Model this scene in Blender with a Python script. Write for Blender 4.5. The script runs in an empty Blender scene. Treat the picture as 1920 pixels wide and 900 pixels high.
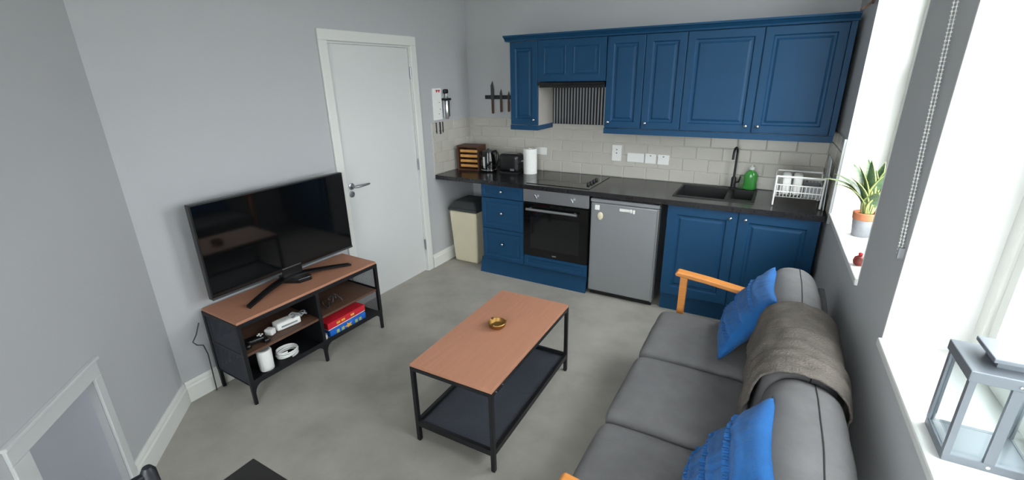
import bpy, bmesh, math, random
from mathutils import Vector, Matrix, noise
R = math.radians
scene = bpy.context.scene
C = scene.collection
random.seed(7)

# ------------------------------------------------------------------ camera, world, light, exposure
cam = bpy.data.objects.new('camera', bpy.data.cameras.new('camera')); C.objects.link(cam)
cam.data.sensor_width = 36.0
cam.data.lens = 857.31 / 1920 * 36.0
cam.data.clip_start = 0.02
_r = Vector((0.86859404, 0.49517559, -0.01858853)); _u = Vector((-0.15113901, 0.3004672, 0.94174119)); _f = _r.cross(_u)
_m = Matrix(((_r.x, _u.x, _f.x, 2.6673), (_r.y, _u.y, _f.y, -3.9353), (_r.z, _u.z, _f.z, 1.7433), (0, 0, 0, 1)))
cam.matrix_world = _m
scene.camera = cam
scene.view_settings.view_transform = 'Standard'
scene.view_settings.look = 'None'
scene.view_settings.gamma = 1
scene.view_settings.use_curve_mapping = False
scene.view_settings.exposure = 0.0
SKY = 19.0
w = bpy.data.worlds.new('overcast_sky'); scene.world = w; w.use_nodes = True
_n = w.node_tree.nodes; _l = w.node_tree.links; _bg = _n['Background']      # overcast sky, brighter overhead than at the horizon
_bg.inputs[0].default_value = (0.97, 0.99, 1.0, 1)
_tc = _n.new('ShaderNodeTexCoord'); _sp = _n.new('ShaderNodeSeparateXYZ'); _mr = _n.new('ShaderNodeMapRange')
_mr.inputs['From Min'].default_value = 0; _mr.inputs['From Max'].default_value = 1
_mr.inputs['To Min'].default_value = SKY * .6; _mr.inputs['To Max'].default_value = SKY
_l.new(_tc.outputs['Generated'], _sp.inputs[0]); _l.new(_sp.outputs['Z'], _mr.inputs['Value']); _l.new(_mr.outputs[0], _bg.inputs[1])
scene.cycles.max_bounces = 10
scene.cycles.diffuse_bounces = 8
scene.cycles.transparent_max_bounces = 16
scene.cycles.sample_clamp_indirect = 12

TH = 0.025                                   # the window wall is not quite square to the kitchen wall
WO = Vector((3.015, -0.6, 0))
def wr(x, y, z=0):                           # window-wall frame -> room
    return Vector((WO.x + x * math.cos(TH) - y * math.sin(TH), WO.y + x * math.sin(TH) + y * math.cos(TH), z))
SILL = 0.93; HEADS = (2.55, 2.15)
WIN = [(-0.065, -1.14), (-1.635, -2.54)]      # y' ranges of the two window openings
for i, (a, b) in enumerate(WIN):             # daylight portals in the two openings (they only guide sky sampling)
    l = bpy.data.lights.new('window_portal', 'AREA'); l.shape = 'RECTANGLE'
    HEAD = HEADS[i]; l.size = abs(a - b); l.size_y = HEAD - SILL; l.cycles.is_portal = True
    o = bpy.data.objects.new('window_portal', l); C.objects.link(o)
    o.location = wr(0.33, (a + b) / 2, (SILL + HEAD) / 2)
    o.rotation_euler = (R(90), 0, R(90) + TH)

FWX0, FWX1, FWZ0, FWZ1, BY = 1.5, 3.0, .25, 2.45, -4.95      # unseen window added in the wall behind the viewer, to brighten the room
l = bpy.data.lights.new('window_portal', 'AREA'); l.shape = 'RECTANGLE'; l.size = FWX1 - FWX0; l.size_y = FWZ1 - FWZ0; l.cycles.is_portal = True
o = bpy.data.objects.new('window_portal', l); C.objects.link(o); o.location = ((FWX0 + FWX1) / 2, BY - .23, (FWZ0 + FWZ1) / 2); o.rotation_euler = (R(90), 0, R(180))

# ------------------------------------------------------------------ materials
def s(r, g, b):
    f = lambda c: (c / 255 / 12.92) if c / 255 <= .04045 else ((c / 255 + .055) / 1.055) ** 2.4
    return (f(r), f(g), f(b), 1)
MATS = {}
def pm(name, col, rough=.5, metal=0, nscale=0, namt=.1, bump=0, bscale=200, stretch=None, spec=.5, sheen=0, coat=0, trans=0, col2=None, bdist=.002):
    m = bpy.data.materials.new(name); m.use_nodes = True; nt = m.node_tree; N = nt.nodes; L = nt.links
    b = N['Principled BSDF']
    b.inputs['Base Color'].default_value = col; b.inputs['Roughness'].default_value = rough
    b.inputs['Metallic'].default_value = metal; b.inputs['Specular IOR Level'].default_value = spec
    b.inputs['Sheen Weight'].default_value = sheen; b.inputs['Coat Weight'].default_value = coat
    b.inputs['Transmission Weight'].default_value = trans
    tc = N.new('ShaderNodeTexCoord'); src = tc.outputs['Object']
    if stretch:
        mp = N.new('ShaderNodeMapping'); mp.inputs['Scale'].default_value = stretch; L.new(src, mp.inputs[0]); src = mp.outputs[0]
    if nscale:
        n = N.new('ShaderNodeTexNoise'); n.inputs['Scale'].default_value = nscale; n.inputs['Detail'].default_value = 5; n.inputs['Roughness'].default_value = .6
        L.new(src, n.inputs['Vector'])
        cr = N.new('ShaderNodeValToRGB'); e = cr.color_ramp.elements
        c2 = col2 or tuple(c * (1 - namt) for c in col[:3]) + (1,)
        c1 = col if col2 else tuple(min(1, c * (1 + namt)) for c in col[:3]) + (1,)
        e[0].position = .3; e[1].position = .7; e[0].color = c2; e[1].color = c1
        L.new(n.outputs['Fac'], cr.inputs[0]); L.new(cr.outputs[0], b.inputs['Base Color'])
    if bump:
        n2 = N.new('ShaderNodeTexNoise'); n2.inputs['Scale'].default_value = bscale; n2.inputs['Detail'].default_value = 3
        L.new(src, n2.inputs['Vector'])
        bp = N.new('ShaderNodeBump'); bp.inputs['Strength'].default_value = bump; bp.inputs['Distance'].default_value = bdist
        L.new(n2.outputs['Fac'], bp.inputs['Height']); L.new(bp.outputs[0], b.inputs['Normal'])
    MATS[name] = m; return m
pm('wall_paint', s(183, 184, 187), .75, nscale=2.0, namt=.012, bump=.08, bscale=60)
pm('ceiling_paint', s(225, 225, 224), .8, nscale=2, namt=.01)
pm('white_gloss', s(226, 226, 222), .35, nscale=3, namt=.01)
pm('door_white', s(217, 218, 217), .4, nscale=2, namt=.01)
pm('sill_white', s(226, 226, 224), .3, nscale=3, namt=.01)
pm('hatch_surround', s(204, 206, 206), .5, nscale=3, namt=.01)
pm('hatch_grey', s(166, 169, 177), .7, nscale=3, namt=.02)
pm('carpet', s(172, 168, 160), .95, nscale=3.2, namt=.13, bump=.6, bscale=420, spec=.1, bdist=.004)
pm('tile_glaze', s(190, 186, 178), .18, nscale=5, namt=.03)
pm('grout', s(204, 202, 196), .9, nscale=40, namt=.05)
pm('blue_paint', s(22, 66, 101), .5, spec=.24, nscale=4, namt=.05)
pm('grey_melamine', s(176, 170, 164), .5, nscale=8, namt=.05)
pm('worktop_black', s(34, 34, 37), .22, nscale=60, namt=.3, bump=.05, bscale=150)
pm('black_glass', s(10, 11, 12), .06, nscale=3, namt=.05)
pm('oven_window', s(24, 25, 26), .08, nscale=6, namt=.2)
pm('black_plastic', s(18, 18, 20), .3, nscale=10, namt=.1)
pm('matt_black', s(20, 20, 22), .5, nscale=10, namt=.1)
pm('black_metal', s(24, 25, 29), .42, metal=.2, nscale=12, namt=.1)
pm('mesh_metal', s(62, 66, 76), .5, nscale=12, namt=.06)
pm('navy_black', s(16, 18, 26), .5, nscale=12, namt=.1)
pm('steel', s(170, 172, 176), .34, metal=.85, nscale=3, namt=.03, stretch=(1, 1, 30))
pm('fridge_grey', s(150, 153, 156), .38, metal=.45, nscale=2, namt=.03)
pm('chrome', s(215, 215, 218), .15, metal=1, nscale=4, namt=.02)
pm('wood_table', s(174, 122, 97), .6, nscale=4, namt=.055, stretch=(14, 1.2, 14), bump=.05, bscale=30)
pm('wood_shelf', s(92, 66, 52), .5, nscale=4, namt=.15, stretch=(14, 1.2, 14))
pm('wood_oak', s(206, 134, 66), .4, nscale=5, namt=.12, stretch=(2, 14, 14))
pm('wood_dark', s(82, 50, 34), .5, nscale=6, namt=.2, stretch=(14, 14, 2))
pm('wood_honey', s(205, 150, 84), .5, nscale=6, namt=.15, stretch=(2, 14, 14))
pm('sofa_fabric', s(111, 110, 111), .95, nscale=9, namt=.1, bump=.5, bscale=500, spec=.08)
pm('sofa_seam', s(62, 60, 60), .95, nscale=50, namt=.1, spec=.1)
pm('throw_fabric', s(104, 98, 93), .95, nscale=25, namt=.12, bump=.9, bscale=160, spec=.08, bdist=.006)
pm('pillow_blue', s(36, 94, 156), .9, nscale=14, namt=.12, bump=.7, bscale=300, spec=.12, sheen=.1, bdist=.004)
pm('brass', s(146, 112, 62), .45, metal=.9, nscale=20, namt=.2, bump=.4, bscale=60)
pm('cream_plastic', s(222, 212, 186), .5, nscale=4, namt=.03)
pm('dark_grey_plastic', s(58, 62, 64), .5, nscale=6, namt=.06)
pm('white_plastic', s(232, 232, 230), .4, nscale=6, namt=.02)
pm('paper_white', s(240, 240, 238), .9, nscale=60, namt=.03, bump=.3, bscale=120)
pm('grey_plastic', s(138, 140, 144), .4, nscale=6, namt=.04)
pm('green_soap', s(92, 196, 96), .12, nscale=8, namt=.08, trans=.45)
pm('red_card', s(196, 32, 48), .5, nscale=14, namt=.12)
pm('blue_card', s(28, 96, 186), .5, nscale=18, namt=.3)
pm('yellow_card', s(226, 176, 60), .5, nscale=18, namt=.2)
pm('terracotta', s(190, 118, 82), .8, nscale=30, namt=.1, bump=.2)
pm('pot_grey', s(150, 152, 158), .75, nscale=30, namt=.08, bump=.2)
pm('soil', s(50, 38, 30), .95, nscale=60, namt=.4, bump=.8)
pm('leaf_green', s(74, 98, 68), .4, nscale=30, namt=.4, stretch=(1, 1, 4))
pm('leaf_margin', s(170, 178, 112), .4, nscale=10, namt=.1)
pm('red_brown', s(128, 52, 44), .5, nscale=40, namt=.5)
pm('lantern_grey', s(118, 124, 132), .4, metal=.3, nscale=8, namt=.05)
pm('candle_wax', s(236, 236, 226), .6, nscale=4, namt=.02)
pm('table_black', s(26, 24, 24), .35, nscale=6, namt=.15, stretch=(14, 1, 14))
pm('outside_ground', s(120, 122, 116), .9, nscale=.6, namt=.15)
pm('clear_film', s(190, 194, 198), .35, nscale=3, namt=.03)
g = bpy.data.materials.new('window_glass'); g.use_nodes = True; nt = g.node_tree; nt.nodes.clear()
o_ = nt.nodes.new('ShaderNodeOutputMaterial'); mx = nt.nodes.new('ShaderNodeMixShader'); tr = nt.nodes.new('ShaderNodeBsdfTransparent'); gl = nt.nodes.new('ShaderNodeBsdfGlossy')
lwt = nt.nodes.new('ShaderNodeLayerWeight'); lwt.inputs[0].default_value = .5; pw = nt.nodes.new('ShaderNodeMath'); pw.operation = 'POWER'; pw.inputs[1].default_value = 4.5; ma = nt.nodes.new('ShaderNodeMath'); ma.operation = 'MULTIPLY_ADD'; ma.inputs[1].default_value = .9; ma.inputs[2].default_value = .03; nt.links.new(lwt.outputs['Facing'], pw.inputs[0]); nt.links.new(pw.outputs[0], ma.inputs[0]); nt.links.new(ma.outputs[0], mx.inputs[0]); gl.inputs['Roughness'].default_value = .02; tr.inputs[0].default_value = (.95, .97, .97, 1)
nt.links.new(tr.outputs[0], mx.inputs[1]); nt.links.new(gl.outputs[0], mx.inputs[2]); nt.links.new(mx.outputs[0], o_.inputs[0])
MATS['window_glass'] = g

# ------------------------------------------------------------------ mesh helpers
class MB:
    def __init__(self): self.v = []; self.f = []; self.mi = []
    def add(self, vs, fs, mi=0):
        k = len(self.v); self.v += [tuple(p) for p in vs]
        for f in fs: self.f.append(tuple(i + k for i in f)); self.mi.append(mi)
        return self
    def box(self, x0, x1, y0, y1, z0, z1, mi=0):
        vs = [(x, y, z) for x in (x0, x1) for y in (y0, y1) for z in (z0, z1)]
        return self.add(vs, [(0, 1, 3, 2), (4, 6, 7, 5), (0, 4, 5, 1), (2, 3, 7, 6), (0, 2, 6, 4), (1, 5, 7, 3)], mi)
    def bar(self, p, q, wx, wz, up=(0, 0, 1), mi=0):           # rectangular bar from p to q
        p, q = Vector(p), Vector(q); d = (q - p).normalized(); sx = d.cross(Vector(up))
        if sx.length < 1e-4: sx = d.cross(Vector((0, 1, 0)))
        sx.normalize(); uz = sx.cross(d)
        vs = [b + sx * a * wx / 2 + uz * c * wz / 2 for b in (p, q) for a, c in ((-1, -1), (1, -1), (1, 1), (-1, 1))]
        return self.add(vs, [(3, 2, 1, 0), (4, 5, 6, 7), (0, 1, 5, 4), (1, 2, 6, 5), (2, 3, 7, 6), (3, 0, 4, 7)], mi)
    def tube(self, pts, r, n=8, closed=False, mi=0):
        pts = [Vector(p) for p in pts]; m = len(pts); rs = r if isinstance(r, (list, tuple)) else [r] * m
        vs = []; prev = None
        for i, p in enumerate(pts):
            d = (pts[(i + 1) % m] - pts[i - 1]) if closed else (pts[min(i + 1, m - 1)] - pts[max(i - 1, 0)])
            d.normalize()
            if prev is None:
                a = d.cross(Vector((0, 0, 1)))
                if a.length < 1e-3: a = d.cross(Vector((1, 0, 0)))
            else: a = prev - d * prev.dot(d)
            a.normalize(); prev = a; b = d.cross(a)
            for k in range(n):
                t = 2 * math.pi * k / n; vs.append(p + (a * math.cos(t) + b * math.sin(t)) * rs[i])
        fs = []
        for i in range(m if closed else m - 1):
            j = (i + 1) % m
            for k in range(n): fs.append((i * n + k, i * n + (k + 1) % n, j * n + (k + 1) % n, j * n + k))
        if not closed: fs += [tuple(reversed(range(n))), tuple(range((m - 1) * n, m * n))]
        return self.add(vs, fs, mi)
    def lathe(self, prof, n=24, c=(0, 0, 0), sx=1, sy=1, mi=0):
        vs = []; fs = []
        for r, z in prof:
            for k in range(n):
                t = 2 * math.pi * k / n; vs.append((c[0] + r * math.cos(t) * sx, c[1] + r * math.sin(t) * sy, c[2] + z))
        for i in range(len(prof) - 1):
            for k in range(n): fs.append((i * n + k, i * n + (k + 1) % n, (i + 1) * n + (k + 1) % n, (i + 1) * n + k))
        if prof[0][0] > 1e-6: fs.append(tuple(reversed(range(n))))
        if prof[-1][0] > 1e-6: fs.append(tuple(range((len(prof) - 1) * n, len(prof) * n)))
        return self.add(vs, fs, mi)
    def prism(self, poly, a, b, ax='z', mi=0):
        P = {'z': lambda p, t: (p[0], p[1], t), 'y': lambda p, t: (p[0], t, p[1]), 'x': lambda p, t: (t, p[0], p[1])}[ax]
        n = len(poly); vs = [P(p, a) for p in poly] + [P(p, b) for p in poly]
        return self.add(vs, [tuple(reversed(range(n))), tuple(range(n, 2 * n))] + [(i, (i + 1) % n, n + (i + 1) % n, n + i) for i in range(n)], mi)
    def soft(self, c, size, r, n=8, fn=None, mi=0):             # rounded box on an n x n grid per face; fn displaces points
        hx = Vector(size) / 2; c = Vector(c); vs = []; fs = []; idx = {}
        r = min(r, *hx)
        inn = hx - Vector((r, r, r))
        def vert(q):
            key = tuple(round(t * 4 * n) for t in q)
            if key in idx: return idx[key]
            # spread grid lines towards the rounded edges
            p = Vector([hx[i] * q[i] for i in range(3)])
            ip = Vector([max(-inn[i], min(inn[i], p[i])) for i in range(3)]); dd = p - ip
            if dd.length > 1e-9:
                m = max(abs(dd[i]) for i in range(3)); p = ip + dd.normalized() * r if m > r * .999 else ip + dd
            if fn: p = fn(p, hx)
            idx[key] = len(vs); vs.append(c + p); return idx[key]
        g = [math.sin(math.pi / 2 * (2 * i / n - 1)) if r > min(hx) * .5 else (2 * i / n - 1) for i in range(n + 1)]
        for ax in range(3):
            for sgn in (-1, 1):
                for i in range(n):
                    for j in range(n):
                        quad = []
                        for a, b in ((i, j), (i + 1, j), (i + 1, j + 1), (i, j + 1)):
                            q = [0, 0, 0]; q[ax] = sgn; q[(ax + 1) % 3] = g[a]; q[(ax + 2) % 3] = g[b]; quad.append(vert(tuple(q)))
                        if len(set(quad)) == 4: fs.append(tuple(quad) if sgn > 0 else tuple(reversed(quad)))
        return self.add(vs, fs, mi)
    def mesh(self, name, mats, smooth=0):
        me = bpy.data.meshes.new(name); me.from_pydata(self.v, [], self.f)
        for m in (mats if isinstance(mats, (list, tuple)) else [mats]): me.materials.append(MATS[m])
        for p, i in zip(me.polygons, self.mi): p.material_index = i
        bm = bmesh.new(); bm.from_mesh(me); bmesh.ops.recalc_face_normals(bm, faces=bm.faces); bm.to_mesh(me); bm.free()
        if smooth:
            me.shade_smooth()
            me.set_sharp_from_angle(angle=R(smooth))
        me.update(); return me
    def build(self, name, mats, parent=None, smooth=0, bevel=0, seg=2, sub=0, loc=None, rot=None):
        return link(name, self.mesh(name, mats, smooth), parent, bevel, seg, sub, loc, rot)
def link(name, me, parent=None, bevel=0, seg=2, sub=0, loc=None, rot=None):
    o = bpy.data.objects.new(name, me); C.objects.link(o)
    if parent: o.parent = parent
    if loc: o.location = loc
    if rot: o.rotation_euler = rot
    if bevel:
        b = o.modifiers.new('bevel', 'BEVEL'); b.width = bevel; b.segments = seg; b.limit_method = 'ANGLE'; b.angle_limit = R(40)
    if sub:
        m = o.modifiers.new('subsurf', 'SUBSURF'); m.levels = sub; m.render_levels = sub
    return o
def box(name, mat, x0, x1, y0, y1, z0, z1, parent=None, bevel=0, **k):
    return MB().box(x0, x1, y0, y1, z0, z1).build(name, mat, parent, bevel=bevel, **k)
def tag(o, label, cat, group=None):
    o['label'] = label; o['category'] = cat
    if group: o['group'] = group
    return o
def thing(name, label, cat, loc=(0, 0, 0), rz=0, group=None):
    o = bpy.data.objects.new(name, None); C.objects.link(o); o.location = loc; o.rotation_euler = (0, 0, rz)
    o.empty_display_size = .05
    return tag(o, label, cat, group)
def struct(o, label=None):
    o['kind'] = 'structure'
    if label: o['label'] = label
    return o

# ------------------------------------------------------------------ the room
LX = -0.075; CEIL = 2.75
DA = R(44); DD = Vector((math.cos(DA), -math.sin(DA), 0)); DN = Vector((math.sin(DA), math.cos(DA), 0)); DP = Vector((LX, -2.985, 0)); DLEN = 2.05
DE = DP + DD * DLEN
struct(box('floor', 'carpet', LX - .3, 3.5, BY - .2, .3, -.12, 0), 'grey carpeted floor')
struct(box('ceiling', 'ceiling_paint', LX - .3, 3.5, BY - .2, .3, CEIL, CEIL + .12), 'white ceiling')
wall_back = struct(box('wall_back', 'wall_paint', LX - .3, 3.4, 0, .2, 0, CEIL), 'pale grey wall behind the kitchen units')
# left wall with the door opening cut out
DY0, DY1, DH = -1.655, -.822, 1.995
m = MB()
m.box(LX - .2, LX, DY1, 0, 0, CEIL); m.box(LX - .2, LX, DP.y, DY0, 0, CEIL); m.box(LX - .2, LX, DY0, DY1, DH, CEIL)
wall_left = struct(m.build('wall_left', 'wall_paint'), 'pale grey wall holding the white door')
q = [DP, DE, DE - DN * .2, DP - DN * .2]
# diagonal wall with the recessed hatch opening: s 0.77..1.20, z up to .70
def dw(sv, n, z): return DP + DD * sv + DN * n + Vector((0, 0, z))
def dbox(m, s0, s1, n0, n1, z0, z1):
    vs = [dw(a, b, c) for a in (s0, s1) for b in (n0, n1) for c in (z0, z1)]
    return m.add(vs, [(0, 1, 3, 2), (4, 6, 7, 5), (0, 4, 5, 1), (2, 3, 7, 6), (0, 2, 6, 4), (1, 5, 7, 3)])
HS0, HS1, HZ = .652, 1.045, .617
m = MB(); dbox(m, 0, HS0, -.2, 0, 0, CEIL); dbox(m, HS1, DLEN, -.2, 0, 0, CEIL); dbox(m, HS0, HS1, -.2, 0, HZ, CEIL)
wall_diag = struct(m.build('wall_left_diagonal', 'wall_paint'), 'pale grey diagonal wall across the corner beside the television')
struct(box('wall_left_near', 'wall_paint', DE.x - .2, DE.x, BY, DE.y, 0, CEIL), 'pale grey wall near the viewer')
m = MB(); m.box(DE.x - .3, FWX0, BY - .2, BY, 0, CEIL); m.box(FWX1, 3.4, BY - .2, BY, 0, CEIL); m.box(FWX0, FWX1, BY - .2, BY, 0, FWZ0); m.box(FWX0, FWX1, BY - .2, BY, FWZ1, CEIL)
struct(m.build('wall_front', 'wall_paint'), 'pale grey wall behind the viewer')
e = bpy.data.objects.new('window_3', None); C.objects.link(e); e.location = (0, BY, 0); struct(e, 'unseen white framed window behind the viewer, added to brighten the room')  # added out of view, lets extra daylight onto the kitchen side
for a, b, c, d in ((FWX0, FWX0 + .06, FWZ0, FWZ1), (FWX1 - .06, FWX1, FWZ0, FWZ1), (FWX0 + .06, FWX1 - .06, FWZ0, FWZ0 + .06), (FWX0 + .06, FWX1 - .06, FWZ1 - .06, FWZ1), ((FWX0 + FWX1) / 2 - .03, (FWX0 + FWX1) / 2 + .03, FWZ0 + .06, FWZ1 - .06)):
    box('window_frame', 'white_gloss', a, b, -.16, -.10, c, d, e)
for a, b in ((FWX0 + .06, (FWX0 + FWX1) / 2 - .03), ((FWX0 + FWX1) / 2 + .03, FWX1 - .06)): box('pane', 'window_glass', a, b, -.132, -.128, FWZ0 + .06, FWZ1 - .06, e)
# window wall
m = MB()
y_far, y_near = .62, BY + .55
m.box(0, .3, y_near, y_far, 0, SILL - .03); m.box(0, .3, -1.4, y_far, HEADS[0], CEIL); m.box(0, .3, y_near, -1.4, HEADS[1], CEIL)
m.box(0, .3, WIN[0][0], y_far, SILL - .03, HEADS[0]); m.box(0, .3, -1.4, WIN[0][1], SILL - .03, HEADS[0]); m.box(0, .3, WIN[1][0], -1.4, SILL - .03, HEADS[1]); m.box(0, .3, y_near, WIN[1][1], SILL - .03, HEADS[1])
wall_right = struct(m.build('wall_right', 'wall_paint', loc=WO, rot=(0, 0, TH)), 'pale grey wall with two deep window recesses')
for i, (a, b) in enumerate(WIN):
    HEAD = HEADS[i]
    e = bpy.data.objects.new('window_%d' % (i + 1), None); C.objects.link(e); e.location = WO; e.rotation_euler = (0, 0, TH)
    struct(e, 'white framed window in a deep white recess' + (' beside the kitchen' if i == 0 else ' above the sofa, nearest the viewer'))
    box('window_sill', 'sill_white', -.012, .225, b, a, SILL - .03, SILL, e, bevel=.006)
    X0 = .20
    # white lining of the recess
    box('jamb_lining', 'sill_white', -.001, X0, a - .008, a, SILL, HEAD, e); box('jamb_lining', 'sill_white', -.001, X0, b, b + .008, SILL, HEAD, e)
    box('head_lining', 'sill_white', -.001, X0, b + .008, a - .008, HEAD - .008, HEAD, e)
    fw = .06
    box('window_frame', 'white_gloss', X0, X0 + .07, a - fw, a, SILL, HEAD, e, bevel=.006); box('window_frame', 'white_gloss', X0, X0 + .07, b, b + fw, SILL, HEAD, e, bevel=.006)
    box('window_frame', 'white_gloss', X0, X0 + .07, b + fw, a - fw, SILL, SILL + fw, e, bevel=.006); box('window_frame', 'white_gloss', X0, X0 + .07, b + fw, a - fw, HEAD - fw, HEAD, e, bevel=.006)
    MZ = (SILL + HEAD) / 2
    for z0, z1, xo in ((SILL + fw, MZ + .02, .012), (MZ - .02, HEAD - fw, .034)):     # lower and upper sash
        sw = .045; x0 = X0 + xo; x1 = x0 + .022; ya, yb = a - fw, b + fw
        sm = MB(); sm.box(x0, x1, ya - sw, ya, z0, z1); sm.box(x0, x1, yb, yb + sw, z0, z1); sm.box(x0, x1, yb + sw, ya - sw, z0, z0 + sw); sm.box(x0, x1, yb + sw, ya - sw, z1 - sw, z1)
        sash = sm.build('sash', 'white_gloss', e, bevel=.003)
        box('pane', 'window_glass', x0 + .009, x0 + .013, yb + sw, ya - sw, z0 + sw, z1 - sw, sash)
struct(box('ground', 'outside_ground', -60, 60, -60, 60, -3.4, -3.3), 'paved ground outside below the windows')
# baseboards
def board_profile(t, h): return [(0, 0), (t, 0), (t, h * .72), (t * .7, h * .8), (t * .7, h * .88), (t * .35, h), (0, h)]
m = MB(); m.prism([(LX + a, b) for a, b in board_profile(.018, .13)], DP.y + .006, DY0 - .075, 'y'); m.prism([(LX + a, b) for a, b in board_profile(.018, .13)], DY1 + .075, -.005, 'y')
struct(m.build('baseboard_left', 'white_gloss'), 'white skirting board under the television wall')
m = MB(); pr = board_profile(.018, .13); n = len(pr)
for s0, s1 in ((.008, HS0 - .046), (HS1 + .079, DLEN - .02)):
    vs = [dw(s0, a, b) for a, b in pr] + [dw(s1, a, b) for a, b in pr]
    m.add(vs, [tuple(range(n)), tuple(range(n, 2 * n))] + [(i, (i + 1) % n, n + (i + 1) % n, n + i) for i in range(n)])
struct(m.build('baseboard_diagonal', 'white_gloss'), 'white skirting board along the diagonal wall')
# hatch in the diagonal wall: surround and set-back grey panel
hatch = bpy.data.objects.new('trim_1', None); C.objects.link(hatch); struct(hatch, 'white surround of a low boarded opening in the diagonal wall')
m = MB(); dbox(m, HS0, HS1, -.05, -.028, 0, HZ); m.build('panel', 'hatch_grey', hatch)
for s0, s1, n1, z0, z1 in ((HS0 - .045, HS0, .012, 0, HZ), (HS1, HS1 + .078, .012, 0, HZ), (HS0 - .045, HS1 + .078, .012, HZ, HZ + .064), (HS0 - .052, HS1 + .085, .022, HZ + .064, HZ + .078)):
    m = MB(); dbox(m, s0, s1, 0, n1, z0, z1); m.build('surround', 'hatch_surround', hatch, bevel=.003)
# door
door = bpy.data.objects.new('door_1', None); C.objects.link(door); door.location = (LX, 0, 0); struct(door, 'plain white flush door with a steel lever handle')
box('door_leaf', 'door_white', -.055, -.012, DY0 + .012, DY1 - .012, .008, DH - .012, door, bevel=.003)
m = MB(); m.box(-.12, -.0, DY0, DY0 + .010, 0, DH); m.box(-.12, 0, DY1 - .010, DY1, 0, DH); m.box(-.12, 0, DY0 + .01, DY1 - .01, DH - .01, DH); m.build('door_lining', 'door_white', door)
for y0, y1, z0, z1 in ((DY0 - .066, DY0 + .004, 0, DH + .004), (DY1 - .004, DY1 + .066, 0, DH + .004), (DY0 - .066, DY1 + .066, DH + .004, DH + .075)):
    box('architrave', 'white_gloss', 0, .018, y0, y1, z0, z1, door, bevel=.005)
m = MB(); m.lathe([(.026, 0), (.026, .006), (.018, .009), (.018, .0091)], 20); hb = m.build('door_handle', 'steel', door, smooth=40, loc=(-.012, DY0 + .062, .985), rot=(0, R(90), 0))
m = MB(); m.tube([(0, 0, .008), (0, 0, .05), (0, .02, .056), (0, .12, .056), (0, .135, .054)], [.009, .009, .010, .0085, .007], 10); m.build('lever', 'steel', hb, smooth=50)
m = MB(); m.lathe([(.024, 0), (.024, .006), (.015, .008), (.007, .008), (.007, .002), (0, .002)], 20); m.build('lock_rose', 'steel', door, smooth=40, loc=(-.012, DY0 + .058, .925), rot=(0, R(90), 0))
for z in (1.79, 1.03, .27):
    m = MB(); m.tube([(.0, DY1 - .011, z - .05), (.0, DY1 - .011, z + .05)], .007, 8); m.build('hinge', 'steel', door, smooth=40)

# tiles (each one its own piece), on three walls
TZ0, TP, TW = .893, .0985, .195
tile_cache = {}
def tile(parent, axis, a0, a1, z0, z1, off, inv):
    key = (round(a1 - a0, 3), round(z1 - z0, 3), axis)
    if key not in tile_cache:
        wv, h = (a1 - a0) / 2, (z1 - z0) / 2
        t = .007; e = .004
        ring = lambda k, d: [(-wv + k, d, -h + k), (wv - k, d, -h + k), (wv - k, d, h - k), (-wv + k, d, h - k)]
        vs = ring(0, 0) + ring(0, t * .5) + ring(e, t)
        if axis == 'x': vs = [(b, a, c) for a, b, c in vs]
        fs = [(i + 4 * k, (i + 1) % 4 + 4 * k, (i + 1) % 4 + 4 + 4 * k, i + 4 + 4 * k) for k in (0, 1) for i in range(4)] + [(8, 9, 10, 11)]
        tile_cache[key] = MB().add(vs, fs).mesh('tile', 'tile_glaze')
    c, z = (a0 + a1) / 2, (z0 + z1) / 2
    o = link('tile', tile_cache[key], parent)
    if axis == 'y': o.location = (c, off, z); o.scale = (1, -1, 1)
    else: o.location = (off, c, z); o.scale = (inv, 1, 1)
    return o
def tile_run(parent, axis, lo, hi, ztop, off, inv, phase):
    for r in range(6):
        z0 = TZ0 + r * TP; z1 = min(z0 + TP, ztop)
        if z1 - z0 < .02: continue
        st = phase + (TW / 2 if r % 2 else 0)
        k0 = math.floor((lo - st) / TW)
        k = k0
        while True:
            a0, a1 = max(lo, st + k * TW), min(hi, st + (k + 1) * TW)
            if a0 >= hi - 1e-4: break
            if a1 - a0 > .012: tile(parent, axis, a0 + .0015, a1 - .0015, z0 + .0015, z1 - .0015, off, inv)
            k += 1
TT = 1.37
box('grout', 'grout', LX, 3.0, -.004, 0, .86, TT, wall_back)
tile_run(wall_back, 'y', LX + .012, 2.995, TT, -.003, 1, 1.14 - TW * 6)
box('grout', 'grout', LX, LX + .004, -.62, -.004, .86, TT - .005, wall_left)
tile_run(wall_left, 'x', -.62, -.014, TT - .005, LX + .003, 1, -.1)
box('grout', 'grout', -.004, 0, -.055, .585, .86, TT, wall_right)
tile_run(wall_right, 'x', -.055, .58, TT, -.003, -1, .1)
box('tile_edge_trim', 'steel', -.014, 0, -.066, -.055, .86, TT, wall_right)

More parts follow.
